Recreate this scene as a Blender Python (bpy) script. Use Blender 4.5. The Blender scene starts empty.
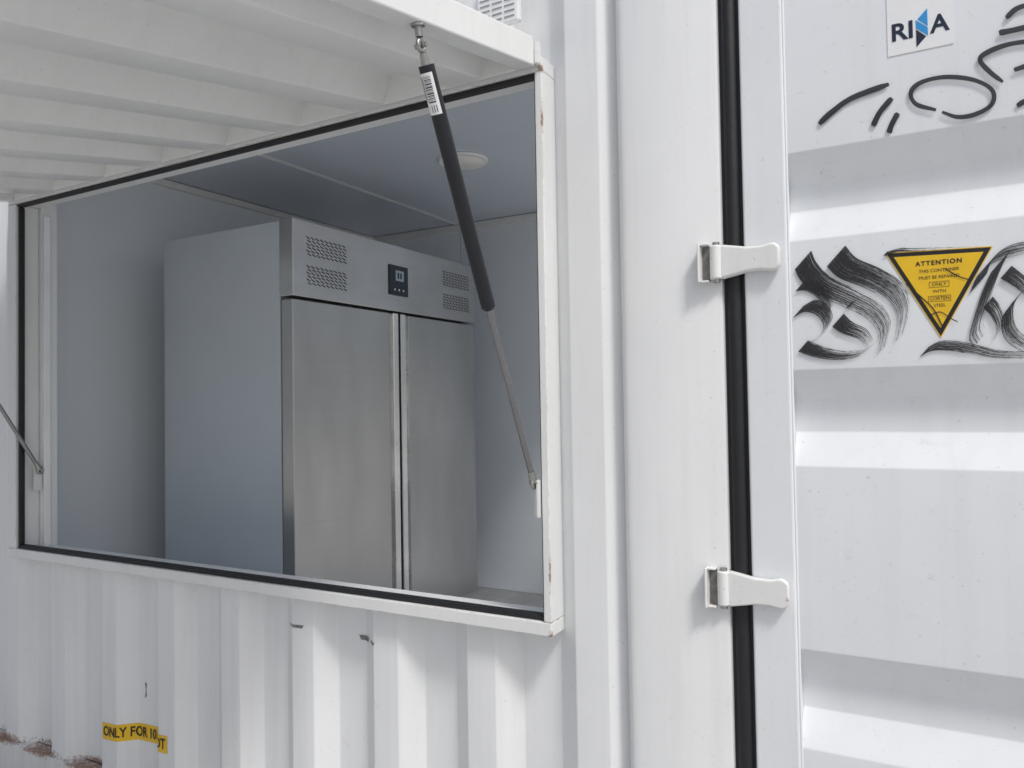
import bpy, math, random
from mathutils import Vector, Matrix
random.seed(4)
scene = bpy.context.scene
EYE = 1.60

# ------------------------------------------------------------------ camera
cam_data = bpy.data.cameras.new("camera"); cam = bpy.data.objects.new("camera", cam_data)
scene.collection.objects.link(cam); scene.camera = cam
cam_data.sensor_width = 36; cam_data.lens = 27.03; cam_data.clip_start = 0.02; cam_data.clip_end = 2000
R = (Matrix.Rotation(math.radians(29.3), 3, 'Z') @ Matrix.Rotation(math.radians(91.49), 3, 'X')
     @ Matrix.Rotation(math.radians(-0.95), 3, 'Z'))
cam.matrix_world = Matrix.Translation((0, 0, EYE)) @ R.to_4x4()

def rectify(u, v, y):
    """photo measurement -> (x, z) on the real plane Y = y (tracing of the flat markings)"""
    d = R @ Vector(((u - 512) / 768.9, -(v - 384) / 768.9, -1))
    t = y / d.y
    return d.x * t, EYE + d.z * t

# ------------------------------------------------------------------ materials
def new_mat(name):
    m = bpy.data.materials.new(name); m.use_nodes = True
    nt = m.node_tree; nt.nodes.clear()
    out = nt.nodes.new('ShaderNodeOutputMaterial'); b = nt.nodes.new('ShaderNodeBsdfPrincipled')
    nt.links.new(b.outputs[0], out.inputs[0])
    return m, nt, b, out

def N(nt, t, **kw):
    n = nt.nodes.new(t)
    for k, v in kw.items(): setattr(n, k, v)
    return n

def ramp(nt, src, p0, p1, c0=(0,0,0,1), c1=(1,1,1,1)):
    r = nt.nodes.new('ShaderNodeValToRGB')
    r.color_ramp.elements[0].position = p0; r.color_ramp.elements[1].position = p1
    r.color_ramp.elements[0].color = c0; r.color_ramp.elements[1].color = c1
    nt.links.new(src, r.inputs[0]); return r.outputs[0]

def mixc(nt, fac, a, b, mode='MIX'):
    m = nt.nodes.new('ShaderNodeMix'); m.data_type = 'RGBA'; m.blend_type = mode
    for s, i in ((fac, 0), (a, 6), (b, 7)):
        if hasattr(s, 'links'): nt.links.new(s, m.inputs[i])
        else: m.inputs[i].default_value = s
    return m.outputs[2]

def mth(nt, op, a, b=None, c=None):
    m = nt.nodes.new('ShaderNodeMath'); m.operation = op
    for i, s in enumerate((a, b, c)):
        if s is None: continue
        if hasattr(s, 'links'): nt.links.new(s, m.inputs[i])
        else: m.inputs[i].default_value = s
    return m.outputs[0]

def noise(nt, vec, scale, detail=4, rough=.55, mapping=None):
    if mapping:
        mp = nt.nodes.new('ShaderNodeMapping'); mp.inputs['Scale'].default_value = mapping
        nt.links.new(vec, mp.inputs[0]); vec = mp.outputs[0]
    n = nt.nodes.new('ShaderNodeTexNoise'); n.inputs['Scale'].default_value = scale
    n.inputs['Detail'].default_value = detail; n.inputs['Roughness'].default_value = rough
    nt.links.new(vec, n.inputs['Vector']); return n.outputs[0]

def painted_steel(name, col, rough=.38, streak=.10, edge=True, patches=(), rustlevel=.62, dirt=(.42,.40,.36,1)):
    m, nt, b, out = new_mat(name)
    pos = nt.nodes.new('ShaderNodeNewGeometry').outputs['Position']
    big = noise(nt, pos, 1.7, 5, .6)
    stv = noise(nt, pos, 1.0, 4, .6, (26, 26, 1.3))
    spk = noise(nt, pos, 130, 3, .6)
    spl = noise(nt, pos, 22, 5, .7)
    c = mixc(nt, ramp(nt, big, .35, .75), col, (col[0]*.92, col[1]*.925, col[2]*.925, 1))
    c = mixc(nt, mth(nt, 'MULTIPLY', ramp(nt, stv, .48, .78), streak), c, dirt)
    c = mixc(nt, mth(nt, 'MULTIPLY', ramp(nt, spk, .66, .74), .40), c, dirt)
    c = mixc(nt, mth(nt, 'MULTIPLY', ramp(nt, spl, .64, .78), .24), c, dirt)
    rustcol = mixc(nt, noise(nt, pos, 90, 3), (.34, .17, .08, 1), (.12, .055, .03, 1))
    rf = None
    if edge:
        bev = nt.nodes.new('ShaderNodeBevel'); bev.samples = 4; bev.inputs[0].default_value = .005
        g = nt.nodes.new('ShaderNodeNewGeometry')
        vm = nt.nodes.new('ShaderNodeVectorMath'); vm.operation = 'DOT_PRODUCT'
        nt.links.new(bev.outputs[0], vm.inputs[0]); nt.links.new(g.outputs['True Normal'], vm.inputs[1])
        e = ramp(nt, vm.outputs['Value'], .80, .97, (1,1,1,1), (0,0,0,1))
        rf = mth(nt, 'MULTIPLY', e, ramp(nt, noise(nt, pos, 14, 6, .7), rustlevel, rustlevel + .07))
    wob = mth(nt, 'MULTIPLY', mth(nt, 'SUBTRACT', noise(nt, pos, 80, 5, .7), .5), 2.4)
    for (px, py, pz, r, sz) in patches:
        mp = nt.nodes.new('ShaderNodeMapping'); mp.vector_type = 'POINT'
        mp.inputs['Location'].default_value = (-px, -py, -pz / sz); mp.inputs['Scale'].default_value = (1, 1, 1 / sz)
        nt.links.new(pos, mp.inputs[0])
        ln = nt.nodes.new('ShaderNodeVectorMath'); ln.operation = 'LENGTH'; nt.links.new(mp.outputs[0], ln.inputs[0])
        v = mth(nt, 'ADD', mth(nt, 'DIVIDE', ln.outputs['Value'], r), wob)
        v = mth(nt, 'MULTIPLY', ramp(nt, v, .35, .95, (1,1,1,1), (0,0,0,1)), .85)
        rf = v if rf is None else mth(nt, 'MAXIMUM', rf, v)
    if rf is not None:
        c = mixc(nt, rf, c, rustcol)
        r_ = mth(nt, 'MULTIPLY_ADD', rf, .45, rough); nt.links.new(r_, b.inputs['Roughness'])
    else:
        b.inputs['Roughness'].default_value = rough
    nt.links.new(c, b.inputs['Base Color'])
    bp = nt.nodes.new('ShaderNodeBump'); bp.inputs['Strength'].default_value = .28; bp.inputs['Distance'].default_value = .004
    hh = mth(nt, 'ADD', noise(nt, pos, 6, 3), mth(nt, 'MULTIPLY', noise(nt, pos, 240, 2), .06))
    nt.links.new(hh, bp.inputs['Height']); nt.links.new(bp.outputs[0], b.inputs['Normal'])
    return m

def simple(name, col, rough=.5, metal=0., nz=0., nscale=20, bump=0.):
    m, nt, b, out = new_mat(name)
    pos = nt.nodes.new('ShaderNodeNewGeometry').outputs['Position']
    n = noise(nt, pos, nscale, 5)
    k = 1 - nz
    c = mixc(nt, ramp(nt, n, .3, .75), (*col, 1), (col[0]*k, col[1]*k, col[2]*k, 1))
    nt.links.new(c, b.inputs['Base Color'])
    b.inputs['Roughness'].default_value = rough; b.inputs['Metallic'].default_value = metal
    if bump:
        bp = nt.nodes.new('ShaderNodeBump'); bp.inputs['Strength'].default_value = bump; bp.inputs['Distance'].default_value = .003
        nt.links.new(n, bp.inputs['Height']); nt.links.new(bp.outputs[0], b.inputs['Normal'])
    return m

def brushed(name, col, rough=.3, bumpscale=(2, 2, 300), wave=6., smv=(1, 1, 1.6), dark=.80):
    m, nt, b, out = new_mat(name)
    pos = nt.nodes.new('ShaderNodeNewGeometry').outputs['Position']
    smudge_reflect = noise(nt, pos, 3.2, 4, .5, smv)  # tone blotches; stretched upright on the fridge doors as painted reflections
    fine = noise(nt, pos, 1, 4, .6, bumpscale)
    c = mixc(nt, ramp(nt, smudge_reflect, .3, .72), (*col, 1), (col[0]*dark, col[1]*dark, col[2]*dark, 1))
    c = mixc(nt, mth(nt, 'MULTIPLY', ramp(nt, fine, .4, .65), .14), c, (col[0]*.6, col[1]*.6, col[2]*.6, 1))
    nt.links.new(c, b.inputs['Base Color']); b.inputs['Metallic'].default_value = 1
    r_ = mth(nt, 'MULTIPLY_ADD', smudge_reflect, .20, rough - .1); nt.links.new(r_, b.inputs['Roughness'])
    bp = nt.nodes.new('ShaderNodeBump'); bp.inputs['Strength'].default_value = .12; bp.inputs['Distance'].default_value = .001
    nt.links.new(mth(nt, 'ADD', fine, mth(nt, 'MULTIPLY', noise(nt, pos, 2.0, 2), wave)), bp.inputs['Height'])
    nt.links.new(bp.outputs[0], b.inputs['Normal'])
    return m

WHITE = (.80, .815, .825, 1)
z = lambda r: EYE + r
RAILRUST = [(x, 1.50, .447, r, .13) for x, r in ((-2.46, .13), (-2.12, .09), (-2.72, .12), (-2.95, .12))]
M_wall = painted_steel("white_corrugated_paint", WHITE, .42, .15, False, patches=[
    (-2.46, 1.52, .449, .11, .16), (-2.70, 1.54, .449, .12, .16), (-2.15, 1.51, .449, .08, .16), (-2.92, 1.54, .45, .12, .2),
    (-.729, 1.52, 2.26, .006, 5.)])
M_rail = painted_steel("white_rail_paint", (.72, .73, .73, 1), .5, .40, True, rustlevel=.50, patches=RAILRUST)
M_frame = painted_steel("white_frame_paint", (.79, .80, .80, 1), .4, .12, True, rustlevel=.50, patches=[
    (-.744, 1.48, z(-.50), .010, 1.5), (-.744, 1.48, z(-.36), .004, 14), (-.744, 1.48, z(.62), .005, 8), (-.744, 1.48, z(.73), .012, 1)])
M_post = painted_steel("white_post_paint", (.80, .815, .825, 1), .42, .14, False)
M_door = painted_steel("white_door_paint", (.80, .825, .85, 1), .33, .10, False)
M_hinge = painted_steel("white_hinge_paint", (.79, .80, .79, 1), .38, .1, False, dirt=(.30, .27, .23, 1), patches=[(-.400, 1.50, z(-.39), .010, 1.5), (-.400, 1.50, z(.24), .008, 1.5), (-.262, 1.49, z(-.37), .004, 2)])
M_hatch = painted_steel("white_hatch_paint", (.84, .85, .845, 1), .28, .08, False)
M_lining = simple("insulated_panel_skin", (.89, .93, .965), .28, 0, .04, 2.5, .03)
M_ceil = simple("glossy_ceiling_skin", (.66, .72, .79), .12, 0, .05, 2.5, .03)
M_trim = simple("aluminium_trim", (.88, .88, .86), .35, 0, .06, 8)
M_floor = simple("grey_vinyl_floor", (.40, .41, .42), .45, 0, .3, 12, .1)
M_rubber = simple("black_rubber", (.012, .013, .016), .55, 0, .3, 60, .3)
M_alu = simple("white_reveal_skin", (.85, .87, .88), .32, 0, .06, 5)
M_steel = brushed("brushed_stainless", (.56, .56, .555), .32, smv=(1, 1.3, .5), dark=.80)  # upright darker bands put vertical reflections into the colour
M_steel2 = brushed("brushed_stainless_fascia", (.62, .615, .61), .32)
M_steel3 = brushed("bright_stainless_grip", (.92, .92, .91), .26, wave=1.)
M_cabinet = simple("grey_coated_cabinet_side", (.56, .615, .67), .38, .0, .06, 3, .03)
M_dark = simple("dark_recess", (.02, .02, .022), .6)
M_black = simple("gloss_black_plastic", (.012, .018, .035), .28, 0, .2, 40)
M_sleeve = simple("black_strut_coating", (.014, .016, .022), .45, 0, .3, 30, .1)
M_rod = simple("chromed_rod", (.30, .30, .31), .25, 1., .1, 30)
M_zinc = simple("zinc_bracket", (.46, .46, .44), .38, 1., .2, 50)
M_brightalu = simple("bright_aluminium", (.90, .91, .92), .30, 1., .1, 8)
M_label = simple("white_label", (.86, .87, .88), .45, 0, .03, 40)
M_yellow = simple("yellow_vinyl", (.86, .54, .02), .38, 0, .10, 30)
M_ink = simple("black_ink", (.012, .012, .014), .5)
M_navy = simple("navy_ink", (.008, .016, .045), .5)
M_blue = simple("blue_ink", (.03, .30, .68), .45)
M_lamp = simple("lamp_diffuser", (.90, .89, .84), .4)
M_lcd = simple("controller_display", (.35, .45, .50), .15)
M_conc = simple("concrete_paving", (.52, .51, .49), .85, 0, .30, .9, .4)
M_roof = painted_steel("white_roof_paint", WHITE, .5, .2, False)
M_scuff = simple("grey_scuff", (.25, .24, .23), .6, 0, .5, 90)

def marker(name, lo, hi, col, k=190, gain=14, rimw=.05):
    m, nt, b, out = new_mat(name)
    uv = N(nt, 'ShaderNodeUVMap', uv_map="run").outputs[0]
    pg = N(nt, 'ShaderNodeUVMap', uv_map="prog").outputs[0]
    sx = nt.nodes.new('ShaderNodeSeparateXYZ'); nt.links.new(pg, sx.inputs[0])
    a = noise(nt, uv, 1.0, 4, .65, (6, k, 1))
    f = noise(nt, uv, 1.0, 4, .7, (90, k * 1.6, 1))
    a = mth(nt, 'ADD', mth(nt, 'MULTIPLY', a, .66), mth(nt, 'MULTIPLY', f, .34))
    rim = mth(nt, 'MULTIPLY', mth(nt, 'POWER', mth(nt, 'ABSOLUTE', mth(nt, 'MULTIPLY_ADD', sx.outputs[1], 2., -1.)), 4.), rimw)
    th = mth(nt, 'ADD', mth(nt, 'MULTIPLY_ADD', mth(nt, 'SUBTRACT', 1.0, sx.outputs[0]), lo - hi, hi), rim)
    al = mth(nt, 'MULTIPLY', mth(nt, 'SUBTRACT', a, th), gain)
    al = mth(nt, 'MINIMUM', mth(nt, 'MAXIMUM', al, 0), .95)
    nt.links.new(al, b.inputs['Alpha']); b.inputs['Base Color'].default_value = (*col, 1); b.inputs['Roughness'].default_value = .45
    return m
M_brush = marker("dry_brush_black_paint", .36, .53, (.016, .016, .018), 560, 18, .03)
M_marker = marker("black_marker_paint", .05, .20, (.018, .02, .026), 190, 20, 0.)

# ------------------------------------------------------------------ helpers
def link(o, parent=None):
    scene.collection.objects.link(o)
    if parent is not None: o.parent = parent
    return o

def mesh_obj(name, V, F, mat, parent=None, smooth=None, bevel=0, seg=2, label=None):
    me = bpy.data.meshes.new(name); me.from_pydata([tuple(v) for v in V], [], F); me.validate(); me.update()
    me.materials.append(mat)
    if smooth is not None:
        for p in me.polygons: p.use_smooth = True
        me.set_sharp_from_angle(angle=math.radians(smooth))
    o = bpy.data.objects.new(name, me); link(o, parent)
    if bevel:
        bm = o.modifiers.new("bevel", 'BEVEL'); bm.width = bevel; bm.segments = seg; bm.limit_method = 'ANGLE'; bm.angle_limit = math.radians(40)
    if label: o["label"] = label
    return o

class G:
    def __init__(s): s.V = []; s.F = []
    def add(s, V, F):
        n = len(s.V); s.V += [Vector(v) for v in V]; s.F += [tuple(i + n for i in f) for f in F]
    def box(s, x0, x1, y0, y1, z0, z1, T=None):
        V = [(x, y, zz) for x in (x0, x1) for y in (y0, y1) for zz in (z0, z1)]
        if T: V = [T(*v) for v in V]
        s.add(V, [(0,1,3,2), (4,6,7,5), (0,4,5,1), (2,3,7,6), (0,2,6,4), (1,5,7,3)])
    def prism(s, poly, y0, y1):     # poly in (x,z), extruded in y
        n = len(poly)
        V = [(p[0], y0, p[1]) for p in poly] + [(p[0], y1, p[1]) for p in poly]
        s.add(V, [tuple(range(n)), tuple(range(2*n-1, n-1, -1))] + [(i, i + n, (i+1) % n + n, (i+1) % n) for i in range(n)])
    def cyl(s, p0, p1, r0, r1=None, seg=24):
        r1 = r0 if r1 is None else r1
        p0 = Vector(p0); p1 = Vector(p1); d = (p1 - p0).normalized()
        a = d.orthogonal().normalized(); b = d.cross(a)
        V = []
        for p, r in ((p0, r0), (p1, r1)):
            for i in range(seg):
                t = 2 * math.pi * i / seg; V.append(p + a * math.cos(t) * r + b * math.sin(t) * r)
        F = [(i, (i+1) % seg, (i+1) % seg + seg, i + seg) for i in range(seg)]
        F += [tuple(range(seg-1, -1, -1)), tuple(range(seg, 2*seg))]
        s.add(V, F)
    def ring(s, c, axis, R0, r, seg=24, k=10):
        c = Vector(c); d = Vector(axis).normalized(); a = d.orthogonal().normalized(); b = d.cross(a); V = []; F = []
        for i in range(seg):
            t = 2*math.pi*i/seg; e = a*math.cos(t) + b*math.sin(t)
            for j in range(k):
                p = 2*math.pi*j/k; V.append(c + e*(R0 + r*math.cos(p)) + d*r*math.sin(p))
        for i in range(seg):
            for j in range(k):
                F.append((i*k + j, ((i+1) % seg)*k + j, ((i+1) % seg)*k + (j+1) % k, i*k + (j+1) % k))
        s.add(V, F)
    def obj(s, name, mat, parent=None, **k): return mesh_obj(name, s.V, s.F, mat, parent, **k)

# corrugation of the side wall (trapezoid, 278 mm pitch)
PITCH = .278; PH = -2.372; YO = 1.515; DEPTH = .040
FL, SL = .076, .054
def corr_y(x, f=FL, s=SL, d=DEPTH):
    t = (x - PH) % PITCH
    if t < f: return 0.
    if t < f + s: return d * (t - f) / s
    if t < PITCH - s: return d
    return d * (1 - (t - (PITCH - s)) / s)
def corr_breaks(x0, x1, f=FL, s=SL):
    xs = [x0, x1]; k = math.floor((x0 - PH) / PITCH) - 1
    while PH + k * PITCH < x1 + PITCH:
        for o in (0, f, f + s, PITCH - s):
            c = PH + k * PITCH + o
            for e in (-.003, -.001, .001, .003):
                if x0 < c + e < x1: xs.append(c + e)
        k += 1
    return sorted(xs)
def corr_round(x, **k):
    return (corr_y(x - .002, **k) + corr_y(x, **k) * 2 + corr_y(x + .002, **k)) / 4
def corr_sheet(g, x0, x1, z0, z1, yo=YO):
    xs = corr_breaks(x0, x1); V = []; F = []
    for zz in (z0, z1):
        for x in xs: V.append((x, yo + corr_round(x), zz))
    n = len(xs)
    for i in range(n - 1): F.append((i, i + 1, n + i + 1, n + i))
    g.add(V, F)

def top(name, label, cat):
    e = bpy.data.objects.new(name, None); e["label"] = label; e["category"] = cat; e.empty_display_size = .2
    scene.collection.objects.link(e); return e

# ------------------------------------------------------------------ ground
S = 600
me_g = mesh_obj("ground", [(-S, -S, .275), (S, -S, .275), (S, S, .275), (-S, S, .275)], [(0, 1, 2, 3)], M_conc)
me_g["kind"] = "structure"

# ------------------------------------------------------------------ container
C = top("shipping_container", "white steel shipping container with open serving hatch and open end door", "shipping container")
XL, XR = -3.34, -.369; YF, YB = 1.50, 3.94; ZB, ZT = .28, 3.17
PX = -.595       # left side of the corner post
WX0, WX1, WZ0, WZ1 = -2.852, -.744, z(-.50), z(.757)
BX = -1.45       # unseen rear opening, added to let daylight in, starts here
KX0, KX1, KY0, KY1 = -1.02, -.56, 1.75, 3.50     # unseen roof opening, added to brighten the interior

g = G()
corr_sheet(g, -3.24, PX + .003, .445, WZ0 + .01)
corr_sheet(g, -3.24, PX + .003, WZ1 - .01, ZT - .08)
corr_sheet(g, -3.24, WX0 + .01, WZ0 + .01, WZ1 - .01)
corr_sheet(g, WX1 - .01, PX + .003, WZ0 + .01, WZ1 - .01)
side = g.obj("side_wall", M_wall, C, smooth=18, label="white vertically corrugated steel side wall with rust specks")
g = G(); xs = corr_breaks(-3.24, BX)
V = []
for zz in (.445, ZT - .08):
    for x in xs: V.append((x, YB - .015 - corr_round(x), zz))
m_ = len(xs)
g.add(V, [(i + 1, i, m_ + i, m_ + i + 1) for i in range(m_ - 1)]); g.obj("back_wall", M_wall, C, smooth=18)
g = G(); g.box(BX - .05, BX, 3.702, YB, .30, z(1.02)); g.obj("added_opening_jamb", M_post, C, bevel=.004)  # jamb of the unseen rear opening added for daylight
g = G(); g.box(XL + .03, XL + .06, YF + .1, YB - .1, .445, ZT - .08); g.obj("end_wall", M_wall, C)
for nm, z0, z1 in (("bottom_rail", ZB, .4445), ("top_rail", ZT - .08, ZT)):
    g = G(); g.box(XL + .10, PX - .001, YF, YF + .055, z0, z1); g.obj(nm, M_rail, C, bevel=.005)
    g = G(); g.box(XL + .10, PX - .001, YB - .055, YB, z0, z1); g.obj(nm, M_rail, C, bevel=.005)
def holed(g, x0, x1, y0, y1, z0, z1):      # slab around the added roof opening
    g.box(x0, KX0, y0, y1, z0, z1); g.box(KX1, x1, y0, y1, z0, z1)
    g.box(KX0, KX1, y0, KY0, z0, z1); g.box(KX0, KX1, KY1, y1, z0, z1)
g = G(); holed(g, XL, XR, YF + .06, YB - .06, ZT - .03, ZT - .01); g.obj("roof", M_roof, C)

def post(x0, x1, yf, yb):
    g = G(); s = 1 if yb > yf else -1
    prof = [(x0, yf + s*.045), (x0 + .006, yf + s*.028), (x0 + .014, yf + s*.010), (x0 + .020, yf + s*.003), (x0 + .026, yf + s*.0005),
            (x0 + .036, yf), (x1 - .075, yf), (x1 - .070, yf + s*.0025), (x1 - .008, yf + s*.0025), (x1 - .002, yf + s*.006), (x1, yf + s*.014), (x1, yf + s*.12), (x0, yf + s*.12)]
    if s < 0: prof = prof[::-1]
    n = len(prof)
    V = [(x, y, ZB) for x, y in prof] + [(x, y, ZT) for x, y in prof]
    g.add(V, [(i, (i+1) % n, (i+1) % n + n, i + n) for i in range(n)] + [tuple(range(n-1, -1, -1)), tuple(range(n, 2*n))])
    return g.obj("corner_post", M_post, C, smooth=35)
post(PX, XR, YF, YB); post(PX, XR, YB, YF)
for y0, y1 in ((YF, YF + .12), (YB - .12, YB)):
    g = G(); g.box(XL, XL + .10, y0, y1, ZB, ZT); g.obj("corner_post", M_post, C, bevel=.01)
g = G(); g.box(XR - .12, XR - .002, YF + .122, YB - .122, ZT - .12, ZT - .031); g.obj("door_header", M_post, C, bevel=.006)
g = G(); g.box(XR - .12, XR - .002, YF + .122, YB - .122, ZB, .44); g.obj("door_sill", M_post, C, bevel=.006)

# interior lining
IX0, IX1, IY0, IY1, IZ0, IZ1 = -3.0, -.42, 1.61, 3.65, z(-1.012), z(1.02)
SE = -2.37
g = G()
g.box(IX0, SE - .002, IY1, IY1 + .05, IZ0, IZ1); g.box(SE + .002, BX, IY1, IY1 + .05, IZ0, IZ1)
g.obj("interior_wall", M_lining, C, bevel=.0015, label="pale blue-white insulated interior back wall panels")
g = G(); g.box(IX0 - .05, IX0, IY0 - .045, IY1 + .05, IZ0, IZ1); g.obj("interior_wall", M_lining, C, label="pale blue-white insulated interior end wall")
g = G()
oz0, oz1, ox0, ox1 = z(-.475), z(.80), -2.785, -.70
g.box(IX0 + .001, ox0 - .031, IY0 - .045, IY0, IZ0, IZ1); g.box(ox1, IX1, IY0 - .045, IY0, IZ0, IZ1)
g.box(ox0 - .0308, ox1 - .0002, IY0 - .045, IY0, IZ0, oz0 - .03); g.box(ox0 - .0308, ox1 - .0002, IY0 - .045, IY0, oz1, IZ1)
g.obj("interior_wall", M_lining, C)
g = G()
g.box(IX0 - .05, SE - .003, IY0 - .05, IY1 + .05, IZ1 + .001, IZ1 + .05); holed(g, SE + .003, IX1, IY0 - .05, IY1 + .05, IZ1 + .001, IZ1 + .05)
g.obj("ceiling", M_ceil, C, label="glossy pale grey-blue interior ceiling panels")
g = G(); t_ = .012
g.box(KX0 - t_, KX0 - .0005, KY0, KY1, IZ1 + .051, ZT - .031); g.box(KX1 + .0005, KX1 + t_, KY0, KY1, IZ1 + .051, ZT - .031)
g.box(KX0 - t_, KX1 + t_, KY0 - t_, KY0 - .0005, IZ1 + .051, ZT - .031); g.box(KX0 - t_, KX1 + t_, KY1 + .0005, KY1 + t_, IZ1 + .051, ZT - .031)
g.obj("added_roof_opening_shaft", M_alu, C)  # lines the unseen roof opening added for interior light
g = G(); g.box(SE - .010, SE + .010, IY0, IY1 - .03, IZ1 - .003, IZ1); g.obj("ceiling_joint_strip", M_trim, C)
g = G()
g.box(IX0 + .03, BX, IY1 - .028, IY1 - .001, IZ1 - .040, IZ1 - .001)
g.box(IX0 + .001, IX0 + .026, IY0, IY1 - .001, IZ1 - .030, IZ1 - .001)
g.box(IX0 + .001, IX0 + .02, IY1 - .02, IY1 - .001, IZ0, IZ1 - .042)
g.obj("corner_trim", M_trim, C, bevel=.003)
g = G(); g.box(IX0 - .05, IX1, IY0 - .05, IY1 + .05, IZ0 - .03, IZ0 - .001); g.obj("floor", M_floor, C)

# window reveal, frame and seals
g = G()
g.box(ox0 - .03, ox0, YF + .061, IY0 + .004, z(-.48), z(.78))
g.box(ox0 + .0, -.765, YF + .061, IY0 + .004, z(-.495), z(-.478))
g.obj("window_reveal", M_alu, C, bevel=.002, label="white reveal lining the serving window")
g = G(); g.box(ox0 + .0003, ox0 + .006, 1.562, 1.588, z(-.477), z(.70)); g.obj("window_track", M_brightalu, C, bevel=.0015, label="bright aluminium vertical track in the window reveal")
g = G(); yf = 1.480; yb = 1.56
g.box(WX0, WX1, yf, yb, WZ0, z(-.470)); g.box(WX0, WX1, yf, yb, z(.726), WZ1)
g.box(WX0, -2.803, yf, yb, z(-.4698), z(.7258)); g.box(-.762, WX1, yf, yb, z(-.4698), z(.7258))
fr = g.obj("window_frame", M_frame, C, bevel=.0025, label="white welded steel window frame with rusty edge")
s0, s1 = yf + .008, yf + .026
g = G(); g.box(-2.803, -.762, s0, s1 + .008, z(-.4695), z(-.458)); g.obj("rubber_seal", M_rubber, fr, bevel=.003)
g = G(); g.box(-2.803, -.762, s0 - .004, s1, z(.716), z(.7255)); g.obj("rubber_seal", M_rubber, fr, bevel=.003)
g = G(); g.box(-2.803, -2.790, s0, s1, z(-.4575), z(.7155)); g.obj("rubber_seal", M_rubber, fr, bevel=.004)
g = G(); g.box(-.7655, -.7622, s0 - .002, s1, z(-.4575), z(.7155)); g.obj("rubber_seal", M_rubber, fr)

# ------------------------------------------------------------------ hatch
A = math.radians(11.0); YH = 1.477; ZH = z(.735)
def T(x, s, nn):
    return (x, YH - s * math.cos(A) - nn * math.sin(A), ZH - s * math.sin(A) + nn * math.cos(A))
HX0, HX1, HL = -2.835, -.755, 1.25
g = G()
for a in ((HX0, HX0 + .045, 0, HL, 0, .062), (HX1 - .045, HX1, 0, HL, 0, .062), (HX0 + .0452, HX1 - .0452, 0, .008, 0, .062), (HX0 + .0452, HX1 - .0452, HL - .05, HL, 0, .062)):
    g.box(*a, T=T)
hatch = g.obj("hatch", M_hatch, C, bevel=.003, label="white steel hatch propped open above the serving window")
hk = dict(f=.090, s=.032, d=.060)
xs = corr_breaks(HX0 + .042, HX1 - .042, hk['f'], hk['s']); V = []
for s in (.007, HL - .045):
    for x in xs: V.append(T(x, s, .001 + corr_round(x, **hk)))
n = len(xs); F = [(i + 1, i, n + i, n + i + 1) for i in range(n - 1)]
mesh_obj("hatch_sheet", V, F, M_hatch, hatch, smooth=18, label="corrugated white steel hatch sheet")
for xc in (-2.6, -1.8, -1.0):
    g = G(); g.cyl((xc - .05, 1.466, ZH + .075), (xc + .05, 1.466, ZH + .075), .009); g.obj("hatch_hinge", M_hinge, hatch, smooth=40)
g = G(); g.box(-.754, -.744, 1.464, 1.4795, ZH + .000, ZH + .050); g.obj("corner_lug", M_frame, hatch, bevel=.003)

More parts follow.
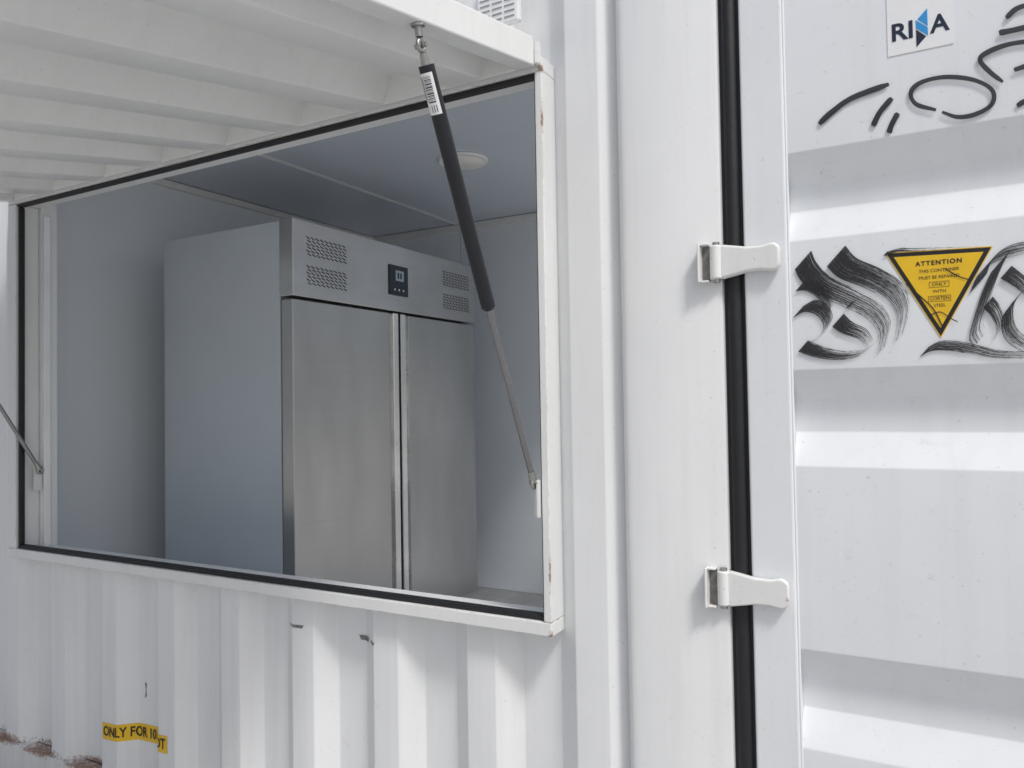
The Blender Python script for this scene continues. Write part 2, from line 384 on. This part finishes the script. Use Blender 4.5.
# ------------------------------------------------------------------ gas struts
def strut(xt, sb, has_label):
    top_ = Vector(T(xt, .425, -.028)); bot = Vector(sb)
    d = (bot - top_).normalized(); L = (bot - top_).length
    a = top_ + d * .040; b_ = top_ + d * .490; c_ = bot - d * .03
    g = G(); g.cyl(a, b_, .0142, seg=32); g.cyl(b_, b_ + d * .006, .0142, .009, seg=32)
    s = g.obj("gas_strut", M_sleeve, C, smooth=40, label="black gas strut holding the hatch open")
    g = G(); g.cyl(b_ + d * .006, c_, .0064, seg=20); g.obj("rod", M_rod, s, smooth=40)
    g = G()
    g.cyl(a, a - d * .020, .0085, .006); g.ring(top_ + d * .008, (1, 0, 0), .009, .0042)
    g.cyl(top_ + d*.008 - Vector((.012,0,0)), top_ + d*.008 + Vector((.012, 0, 0)), .0042)
    g.cyl(Vector(T(xt, .425, -.022)), Vector(T(xt, .425, -.001)), .0065); g.cyl(Vector(T(xt, .425, -.005)), Vector(T(xt, .425, -.0005)), .013, seg=6)
    g.obj("bracket", M_zinc, s, smooth=40)
    g = G(); g.cyl(c_, c_ + d * .026, .0070, .0085); g.ring(bot, (1, 0, 0), .009, .0045); g.cyl(bot - Vector((.010, 0, 0)), bot + Vector((.010, 0, 0)), .0045)
    g.obj("rod_end", M_zinc, s, smooth=40)
    if has_label:
        g = G(); g.box(-.7825, -.7657, 1.486, 1.490, z(-.245), z(-.165))
        g.box(-.7700, -.7657, 1.472, 1.4858, z(-.245), z(-.165))
        g.cyl((-.776, 1.4858, z(-.228)), (-.776, 1.480, z(-.228)), .0045, seg=6)
    else:
        g = G(); g.box(-2.7848, -2.7790, 1.530, 1.5555, bot.z - .070, bot.z + .02)
    g.obj("mounting_bracket", M_hinge, s)
    if has_label:
        e1 = Vector((1, 0, 0)); e1 = (e1 - d * e1.dot(d)).normalized(); e2 = d.cross(e1)
        ref = Vector((-.2, -1, -.2)); ref = ref - d * ref.dot(d); ref.normalize()
        th0 = math.atan2(ref.dot(e2), ref.dot(e1))
        def patch(l0, l1, t0, t1, r, k=8):
            V = []; F = []
            for i in range(k + 1):
                t = th0 + t0 + (t1 - t0) * i / k
                for l in (l0, l1): V.append(a + d * l + (e1 * math.cos(t) + e2 * math.sin(t)) * r)
            for i in range(k): F.append((2*i, 2*i+1, 2*i+3, 2*i+2))
            return V, F
        r = .0145
        g = G(); g.add(*patch(.012, .082, -1.25, 1.25, r, 14)); g.obj("strut_label", M_label, s, smooth=60)
        g = G(); l = .018
        while l < .060:
            w = random.choice((.0008, .0014, .0022)); g.add(*patch(l, l + w, -.85, .1, r + .0002)); l += w + random.choice((.001, .0016))
        for t0 in (.25, .45, .65): g.add(*patch(.018, random.uniform(.05, .07), t0, t0 + .07, r + .0002))
        for t0 in (-.8, -.5, -.2): g.add(*patch(.066, .078, t0, t0 + .09, r + .0002))
        g.obj("label_print", M_ink, s)
    return s
strut(-.768, (-.7780, 1.476, z(-.172)), True); strut(-2.790, (-2.7700, 1.545, z(-.205)), False)

# ------------------------------------------------------------------ wall vent above window
g = G(); vx, vz = -.862, z(.915)
g.box(vx - .055, vx + .055, 1.497, 1.514, vz - .055, vz + .055)
vent = g.obj("ventilator", M_post, C, bevel=.005, label="small white louvred ventilator")
g = G()
for i in range(7):
    for j in range(3):
        g.box(vx - .046 + j*.032, vx - .046 + j*.032 + .026, 1.4955, 1.4972, vz - .042 + i*.013, vz - .042 + i*.013 + .003)
g.obj("ventilator_slots", simple("shadowed_slot", (.30, .30, .30), .6), vent)

# ------------------------------------------------------------------ open end door
YD = 1.506
DX0, DX1, DZ0, DZ1 = -.329, .84, .33, 3.10
DI = -.248
g = G()
g.box(DX0, DI, YD, YD + .055, DZ0, DZ1); g.box(DX1 - .08, DX1, YD, YD + .055, DZ0, DZ1)
g.box(DI + .0002, DX1 - .0802, YD, YD + .055, DZ0, DZ0 + .10); g.box(DI + .0002, DX1 - .0802, YD, YD + .055, DZ1 - .10, DZ1)
door = g.obj("door", M_door, C, bevel=.005, seg=3, label="white container door swung open with horizontal corrugations")
PO = YD + .004; PD = .038
segs = [(.462, .405), (.358, .296), (.054, .000), (-.062, -.124), (-.462, -.524), (-.580, -.643), (-.98, -1.04), (.92, .86), (.82, .76), (1.30, 1.24), (1.20, 1.14)]
pts = [(DZ1 - .095, 0.)]
lev = sorted([(z(a), z(b)) for a, b in segs], key=lambda t: -t[0])
din = 0
for a, b in lev:
    nx = 1 - din; pts += [(a, PD * din), (b, PD * nx)]; din = nx
pts.append((DZ0 + .095, PD * din))
prof = []
for i, (zz, yy) in enumerate(pts):
    if i in (0, len(pts) - 1): prof.append((zz, yy)); continue
    p = Vector((zz, yy)); a = Vector(pts[i-1]); b = Vector(pts[i+1])
    e = .0025
    pa = p + (a - p).normalized() * e; pb = p + (b - p).normalized() * e
    for t in (0, .33, .67, 1):
        q = pa * (1-t)**2 + p * 2*t*(1-t) + pb * t*t; prof.append((q.x, q.y))
V = []; F = []
for zz, yy in prof:
    V += [(DI + .0005, PO + yy, zz), (DX1 - .081, PO + yy, zz)]
for i in range(len(prof) - 1): F.append((2*i, 2*i+2, 2*i+3, 2*i+1))
mesh_obj("door_panel", V, F, M_door, door, smooth=18, label="horizontally corrugated white steel door sheet")
g = G(); g.cyl((DI + .0012, PO + .001, DZ0 + .1), (DI + .0012, PO + .001, DZ1 - .1), .0028, seg=10); g.obj("weld_seam", M_door, door, smooth=60)
g = G(); g.box(XR + .0005, DX0 - .0005, YD + .008, YD + .05, DZ0, DZ1); g.cyl((-.349, YD + .010, DZ0), (-.349, YD + .010, DZ1), .0145, seg=20)
g.obj("rubber_seal", M_rubber, door, smooth=40, label="black rubber door gasket")
for zc in (z(.268), z(-.360), z(-1.0), z(1.0)):
    g = G(); poly = []
    def arc(cx, cz, r, a0, a1, k=6):
        for i in range(k + 1):
            t = math.radians(a0 + (a1 - a0) * i / k); poly.append((cx + r * math.cos(t), zc + cz + r * math.sin(t)))
    arc(-.274, .012, .015, 105, 0); arc(-.274, -.012, .015, 0, -105)
    poly += [(-.292, zc - .0235), (-.318, zc - .0240), (-.346, zc - .0295)]
    arc(-.364, -.025, .008, -90, -150, 3); arc(-.364, .025, .008, 150, 90, 3)
    poly += [(-.346, zc + .0295), (-.318, zc + .0240), (-.292, zc + .0235)]
    g.prism(poly[::-1], 1.487, 1.5035)
    hg = g.obj("hinge", M_hinge, door, smooth=35, bevel=.006, seg=4, label="cast steel door hinge painted white")
    g = G(); g.cyl((-.3785, 1.493, zc - .033), (-.3785, 1.493, zc + .033), .0120, seg=28)
    g.obj("hinge_knuckle", M_hinge, hg, smooth=40, bevel=.003)
    g = G(); g.cyl((-.3785, 1.493, zc - .039), (-.3785, 1.493, zc + .039), .0070, seg=20)
    g.obj("hinge_pin", M_zinc, hg, smooth=40)
    g = G(); g.box(-.411, -.407, 1.474, 1.5015, zc - .038, zc + .038)
    g.box(-.4068, -.392, 1.482, 1.5015, zc + .0342, zc + .038); g.box(-.4068, -.392, 1.482, 1.5015, zc - .038, zc - .0342)
    g.obj("hinge_lug", M_hinge, hg, bevel=.0015)
    g = G(); g.box(-.4065, -.3925, 1.4985, 1.5018, zc - .034, zc + .034); g.obj("hinge_recess", M_scuff, hg)

# ------------------------------------------------------------------ graffiti (traced on the flats of the door sheet)
def catmull(P, k=14):
    P = [Vector(p) for p in P]; Q = [P[0]*2 - P[1]] + P + [P[-1]*2 - P[-2]]; out = []
    for i in range(1, len(Q) - 2):
        for j in range(k):
            t = j / k; a, b, c, d = Q[i-1:i+3]
            out.append(.5 * ((2*b) + (c - a)*t + (2*a - 5*b + 4*c - d)*t*t + (3*b - a - 3*c + d)*t**3))
    out.append(P[-1]); return out
gcount = [0]
def strokes(name, items, mat, nib=None):
    K = 6
    for P, w in items:
        V = []; F = []; UV = []; PG = []
        gcount[0] += 1; y = PO - .0030 - .00012 * (gcount[0] % 12)
        c = catmull(P); n = len(c); L = 0; off = random.random() * 30
        for i, p in enumerate(c):
            if i: L += (c[i] - c[i-1]).length
            tg = (c[min(i+1, n-1)] - c[max(i-1, 0)]).normalized(); nn = Vector((tg.y, -tg.x))
            tt = i / (n - 1)
            if nib:      # broad flat nib held at a constant angle
                off_v = Vector(nib); ww = w * (1 - .25 * tt)
            else:
                off_v = nn; ww = w * (min(1, .70 + 4*tt, .60 + 5*(1-tt))) * (1 + .06*math.sin(i*.23 + off))
            for k in range(K + 1):
                q = p + off_v * ww * (k / K - .5); x, zz = rectify(q.x, q.y, y)
                V.append((x, y, zz)); UV.append((L * .0017 + off, k / K * w * .0017 + off)); PG.append((tt, k / K))
        for i in range(n - 1):
            for k in range(K):
                a = i*(K+1) + k; F.append((a, a + 1, a + K + 2, a + K + 1))
        me = bpy.data.meshes.new(name); me.from_pydata(V, [], F); me.materials.append(mat)
        u1 = me.uv_layers.new(name="run"); u2 = me.uv_layers.new(name="prog")
        for l in me.loops:
            u1.data[l.index].uv = UV[l.vertex_index]; u2.data[l.index].uv = PG[l.vertex_index]
        o = bpy.data.objects.new(name, me); link(o, door); o["label"] = "black painted graffiti stroke on the white door"
strokes("graffiti_stroke", [
    ([(803,260),(809,272),(824,286),(850,298),(872,310),(884,328),(880,352)], 25),
    ([(836,256),(848,268),(872,278),(894,292),(903,312),(899,338)], 28),
    ([(800,286),(810,286),(822,294),(829,308),(824,320)], 14),
    ([(798,312),(810,306),(822,310),(828,322),(820,336),(804,346)], 17),
    ([(803,346),(820,352),(842,355),(862,352),(876,342)], 15),
    ([(838,320),(848,328),(862,334),(870,344)], 18),
    ([(848,306),(854,302),(864,292)], 9),
    ([(978,284),(986,266),(1002,254),(1024,248),(1050,242)], 26),
    ([(1000,262),(990,284),(982,308),(976,330),(980,340)], 28),
    ([(1006,272),(1018,280),(1032,292),(1046,298)], 17),
    ([(988,302),(996,312),(1000,326),(994,340)], 15),
    ([(1018,296),(1008,312),(1010,332),(1026,345),(1046,348)], 20),
    ([(924,352),(936,346),(954,346),(976,350),(1000,355),(1046,355)], 14),
    ([(885,254),(900,250),(915,250),(985,247)], 6),
    ([(1060,250),(1066,290),(1060,340)], 22),
    ], M_brush, nib=(.66, -.75))
strokes("graffiti_stroke", [
    ([(819,124),(832,112),(852,98),(889,84)], 5.5),
    ([(873,126),(880,112),(892,98)], 5.5),
    ([(889,133),(892,124),(898,113)], 5.5),
    ([(936,110),(916,104),(911,92),(922,82),(946,77),(974,80),(992,90),(992,104),(976,114),(958,117),(942,112)], 4.5),
    ([(1040,40),(1010,44),(988,52),(980,60),(990,72),(1003,82)], 5),
    ([(1040,2),(1018,8),(1006,18)], 5),
    ([(999,33),(1014,30),(1040,24)], 6),
    ([(1014,70),(1026,66),(1040,62)], 5),
    ([(1017,106),(1026,101),(1050,96)], 5),
    ([(906,284),(922,298),(934,310),(944,330)], 1.4),
    ([(944,268),(958,276),(970,280)], 1.2),
    ([(928,316),(940,312),(950,318),(958,322)], 1.0),
    ], M_marker)

# ------------------------------------------------------------------ lettering helper
def text_geo(s, size, bold=0., sx=1., sp=1.):
    cu = bpy.data.curves.new("t", 'FONT'); cu.body = s; cu.size = size; cu.align_x = 'CENTER'; cu.align_y = 'CENTER'; cu.offset = bold
    cu.resolution_u = 4; cu.space_character = sp
    o = bpy.data.objects.new("t", cu); scene.collection.objects.link(o)
    bpy.context.view_layer.update()
    dg = bpy.context.evaluated_depsgraph_get(); me = o.evaluated_get(dg).to_mesh()
    V = [(v.co.x * sx, v.co.y) for v in me.vertices]; F = [tuple(p.vertices) for p in me.polygons]
    o.evaluated_get(dg).to_mesh_clear(); bpy.data.objects.remove(o); return V, F
def put_text(g, s, size, cx, cz, y, bold=0., sx=1., sp=1.):
    V, F = text_geo(s, size, bold, sx, sp)
    g.add([(cx + a, y, cz + b) for a, b in V], F)

# warning triangle
W = top("warning_sticker", "yellow triangular attention sticker with black border on white door", "sticker")
ys = PO - .0012
c3 = [rectify(885, 253, ys), rectify(993, 246, ys), rectify(941, 338, ys)]
cx = sum(p[0] for p in c3) / 3; cz = sum(p[1] for p in c3) / 3
def tri(k, y0, y1):
    g = G(); g.prism([(cx + (p[0]-cx)*k, cz + (p[1]-cz)*k) for p in c3], y1, y0); return g
tri(1.0, ys + .0008, ys).obj("sticker_edge", M_yellow, W)
tri(.968, ys - .0001, ys - .0003).obj("sticker_border", M_ink, W)
tri(.83, ys - .0004, ys - .0008).obj("sticker_face", M_yellow, W)
g = G(); yt = ys - .0013
tx = rectify(938.5, 262, ys)[0]
def zat(v): return rectify(938, v, ys)[1]
put_text(g, "ATTENTION", .0108, tx, zat(262.5), yt, .0003, 1.0, 1.22)
put_text(g, "THIS CONTAINER", .0080, tx, zat(270.3), yt, 0., .95)
put_text(g, "MUST BE REPAIRED", .0078, tx, zat(277), yt, 0., .92)
put_text(g, "ONLY", .0082, tx, zat(284.3), yt, 0., 1.0)
put_text(g, "WITH", .0078, tx, zat(291.3), yt, 0., 1.0)
put_text(g, "CORTEN", .0082, tx, zat(298.5), yt, 0., .9)
put_text(g, "STEEL", .0074, tx, zat(305.5), yt, 0., .95)
for v, hw in ((284.3, .0150), (298.5, .0170)):
    zc = zat(v); hh = .0050; w = .0005
    g.prism([(tx - hw, zc + hh), (tx + hw, zc + hh), (tx + hw, zc + hh - w), (tx - hw, zc + hh - w)], yt, yt + .0002)
    g.prism([(tx - hw, zc - hh), (tx + hw, zc - hh), (tx + hw, zc - hh + w), (tx - hw, zc - hh + w)], yt, yt + .0002)
    g.prism([(tx - hw, zc - hh + w), (tx - hw + w, zc - hh + w), (tx - hw + w, zc + hh - w), (tx - hw, zc + hh - w)], yt, yt + .0002)
    g.prism([(tx + hw - w, zc - hh + w), (tx + hw, zc - hh + w), (tx + hw, zc + hh - w), (tx + hw - w, zc + hh - w)], yt, yt + .0002)
g.obj("lettering", M_ink, W)

# classification sticker
B = top("certification_sticker", "white rectangular sticker with dark lettering and blue emblem on door", "sticker")
a0 = rectify(888, 57, ys); a1 = rectify(954, 50, ys); t0 = rectify(888, -6, ys)
x0, x1 = a0[0], a1[0]; zb, zt = a0[1], t0[1]
g = G(); g.prism([(x0, zb), (x1, zb), (x1, zt), (x0, zt)], ys, ys + .0008); g.obj("sticker_face", M_label, B)
zc = rectify(921, 28, ys)[1]; xm = (x0 + x1) / 2
g = G(); put_text(g, "RI", .043, xm - .0270, zc, ys - .0006, .0010, 1.02); put_text(g, "A", .043, xm + .0305, zc, ys - .0006, .0010, .95)
g.prism([(xm - .0055, zc - .001), (xm - .0055, zc - .032), (xm + .0095, zc - .0165)], ys - .0006, ys - .0001)
g.obj("lettering", M_navy, B)
g = G(); g.prism([(xm + .0125, zc + .032), (xm - .0030, zc + .0165), (xm + .0125, zc + .001)], ys - .0006, ys - .0001)
g.prism([(xm + .0125, zc - .0015), (xm + .0125, zc - .0155), (xm - .0055, zc + .0015), (xm - .0055, zc + .0155)], ys - .0007, ys - .0002)
g.obj("emblem", M_blue, B)

# yellow strip draped over the corrugations
Y = top("yellow_label_strip", "yellow strip sticker with black capitals wrapped over white corrugated wall", "sticker")
def along(s):
    x = PH + .004; acc = 0; st = .0005
    while acc < s:
        acc += math.hypot(st, corr_round(x + st) - corr_round(x)); x += st
    return x, YO + corr_round(x)
LS = .342; zs = z(-1.018); hs = .026; K = 80; V = []; F = []
tab = [along(LS * i / 200) for i in range(201)]
def at(s):
    f = max(0, min(199.999, s / LS * 200)); i = int(f); f -= i
    return tab[i][0]*(1-f) + tab[i+1][0]*f, tab[i][1]*(1-f) + tab[i+1][1]*f
def lift(s): return .016 * s / LS
for i in range(K + 1):
    s = LS * i / K; x, y = at(s)
    V += [(x, y - .0012, zs - hs + lift(s)), (x, y - .0012, zs + hs + lift(s))]
F = [(2*i, 2*i+2, 2*i+3, 2*i+1) for i in range(K)]
mesh_obj("sticker_face", V, F, M_yellow, Y, smooth=50)
TV, TF = text_geo("ONLY FOR 10 FOOT", .043, .0007)
w0 = min(v[0] for v in TV); w1 = max(v[0] for v in TV); sc = (LS - .016) / (w1 - w0)
V = []
for a, b in TV:
    s = .008 + (a - w0) * sc; x, y = at(s); V.append((x, y - .0030, zs + b + lift(s)))
mesh_obj("lettering", V, TF, M_ink, Y)

# scuffs on the side wall
for (u, v, w, h) in ((295, 626, 18, 3), (366, 638, 14, 5), (372, 643, 9, 3), (146, 690, 2, 14)):
    yy = YO
    for it in range(4):
        xx = rectify(u, v, yy)[0]; yy = YO + corr_round(xx)
    p = [rectify(u - w/2, v - h/2 - 1, yy), rectify(u + w/2, v - h/2 + 1, yy), rectify(u + w/2 - 2, v + h/2 + 1, yy), rectify(u - w/2 + 2, v + h/2 - 1, yy)]
    V = []; F = []; K = 6
    for i in range(K + 1):
        t = i / K
        for a, b in ((p[0], p[1]), (p[3], p[2])):
            xx = a[0]*(1-t) + b[0]*t; V.append((xx, YO + corr_round(xx) - .0008, a[1]*(1-t) + b[1]*t))
    F = [(2*i, 2*i+1, 2*i+3, 2*i+2) for i in range(K)]
    mesh_obj("scuff_mark", V, F, M_scuff, C)

# ------------------------------------------------------------------ refrigerator
Fx0, Fx1, Fy0, Fy1, Fz0, Fz1 = -2.777, -2.055, 2.04, 3.28, z(-.935), z(.695)
FR = top("refrigerator", "large two-door stainless steel upright refrigerator inside the container", "refrigerator")
ZP = Fz1 - .293
g = G(); g.box(Fx0, Fx1 - .065, Fy0 + .004, Fy1, Fz0, Fz1 - .004); g.obj("cabinet", M_cabinet, FR, bevel=.003, label="matt grey-blue coated refrigerator cabinet")
g = G(); g.box(Fx1 - .0645, Fx1 + .004, Fy0, Fy1 + .002, ZP + .006, Fz1)
cp = g.obj("control_panel", M_steel2, FR, bevel=.004, label="stainless fascia panel with louvred vents")
def slots(y0, y1, z0, z1, ny, nz):
    g = G(); X = Fx1 + .0040
    dy = (y1 - y0) / ny; dz = (z1 - z0) / nz
    for j in range(nz):
        for i in range(ny):
            a = y0 + i*dy + (dy*.0 if j % 2 else dy*.25); b = z0 + j*dz
            V = [(X + .0012, a, b + dz*.50), (X + .0012, a + dy*.72, b), (X + .0012, a + dy*.72, b + dz*.30), (X + .0012, a, b + dz*.80)]
            g.add(V + [(X - .001, q[1], q[2]) for q in V], [(0,1,2,3), (7,6,5,4), (0,4,5,1), (1,5,6,2), (2,6,7,3), (3,7,4,0)])
    g.obj("vent", M_dark, cp)
slots(2.11, 2.33, Fz1 - .130, Fz1 - .055, 9, 6); slots(2.11, 2.33, Fz1 - .238, Fz1 - .163, 9, 6)
slots(3.00, 3.23, Fz1 - .130, Fz1 - .055, 9, 6); slots(3.00, 3.23, Fz1 - .238, Fz1 - .163, 9, 6)
g = G(); g.box(Fx1 + .0042, Fx1 + .010, 2.595, 2.725, Fz1 - .218, Fz1 - .088); dsp = g.obj("controller", M_black, cp, bevel=.003, label="small navy digital temperature controller")
g = G(); g.box(Fx1 + .0102, Fx1 + .0112, 2.635, 2.692, Fz1 - .155, Fz1 - .110); g.obj("display", M_lcd, dsp)
for yy in (2.625, 2.655, 2.685):
    g = G(); g.box(Fx1 + .0102, Fx1 + .0112, yy, yy + .008, Fz1 - .198, Fz1 - .190); g.obj("controller_button", M_label, dsp)
for yy in (2.648, 2.666):
    g = G(); g.box(Fx1 + .0114, Fx1 + .0118, yy, yy + .010, Fz1 - .145, Fz1 - .120); g.obj("display_digit", M_ink, dsp)
ym = 2.668
HW = .058
for y0, y1, sgn in ((Fy0 + .002, ym - .008, 1), (ym + .008, Fy1, -1)):
    py0, py1 = (y0, y1 - HW) if sgn > 0 else (y0 + HW, y1)
    g = G(); g.box(Fx1 - .058, Fx1, py0, py1, Fz0 + .01, ZP - .004)
    d_ = g.obj("door", M_steel, FR, bevel=.004, seg=3, label="brushed stainless steel refrigerator door")
    # folded full-height grip: dark flute next to the sheet, bright flat lip on the meeting edge
    q = [(Fx1-.055, HW - .0003), (Fx1-.001, HW - .0003), (Fx1-.020, .053), (Fx1-.026, .046), (Fx1-.020, .040), (Fx1+.002, .036), (Fx1+.004, .033), (Fx1+.004, .003), (Fx1+.001, 0.), (Fx1-.055, 0.)]
    prof = [(a, y1 - b) for a, b in q] if sgn > 0 else [(a, y0 + b) for a, b in q][::-1]
    n = len(prof); V = [(a, b, Fz0 + .01) for a, b in prof] + [(a, b, ZP - .004) for a, b in prof]
    g = G(); g.add(V, [(i, (i+1) % n, (i+1) % n + n, i + n) for i in range(n)] + [tuple(range(n-1, -1, -1)), tuple(range(n, 2*n))])
    g.obj("handle", M_steel3, d_, label="full-height folded bright steel grip")
g = G(); g.box(Fx1 - .0645, Fx1 - .0585, Fy0 + .01, Fy1 - .01, Fz0 + .015, ZP); g.obj("door_seal", M_rubber, FR)
for xx in (Fx0 + .07, Fx1 - .12):
    for yy in (Fy0 + .08, Fy1 - .08):
        g = G(); g.cyl((xx, yy, IZ0), (xx, yy, IZ0 + .012), .028); g.cyl((xx, yy, IZ0 + .012), (xx, yy, Fz0), .018); g.obj("leg", M_rod, FR, smooth=40)

# ceiling light
Lp = top("ceiling_lamp", "round flush white ceiling lamp, switched off", "lamp")
g = G(); g.cyl((-1.72, 2.68, IZ1 - .0005), (-1.72, 2.68, IZ1 - .010), .105, .100, seg=48); g.obj("lamp_rim", M_trim, Lp, smooth=40)
g = G(); g.cyl((-1.72, 2.68, IZ1 - .0105), (-1.72, 2.68, IZ1 - .012), .084, .082, seg=48); g.obj("lamp_shade", M_lamp, Lp, smooth=40)

# ------------------------------------------------------------------ light
SUN_EL, SUN_AZ = math.radians(54), math.radians(124)    # azimuth from +Y, clockwise
w = bpy.data.worlds.new("World"); scene.world = w; w.use_nodes = True; nt = w.node_tree
bg = nt.nodes['Background']; sky = nt.nodes.new('ShaderNodeTexSky'); sky.sky_type = 'NISHITA'; sky.sun_disc = False
sky.sun_elevation = SUN_EL; sky.sun_rotation = SUN_AZ; sky.dust_density = 4; sky.air_density = 1.0
hs_ = nt.nodes.new('ShaderNodeHueSaturation'); hs_.inputs['Saturation'].default_value = .72
nt.links.new(sky.outputs[0], hs_.inputs['Color']); nt.links.new(hs_.outputs[0], bg.inputs[0]); bg.inputs[1].default_value = .112
sd = bpy.data.lights.new("sun", 'SUN'); sd.energy = 1.9; sd.angle = math.radians(10); sd.color = (1, .985, .96)
so = bpy.data.objects.new("sun", sd); scene.collection.objects.link(so)
dirv = Vector((math.sin(SUN_AZ) * math.cos(SUN_EL), math.cos(SUN_AZ) * math.cos(SUN_EL), math.sin(SUN_EL)))
so.rotation_euler = dirv.to_track_quat('Z', 'Y').to_euler(); so.location = dirv * 20
scene.view_settings.view_transform = 'Standard'; scene.view_settings.look = 'None'; scene.view_settings.exposure = 0
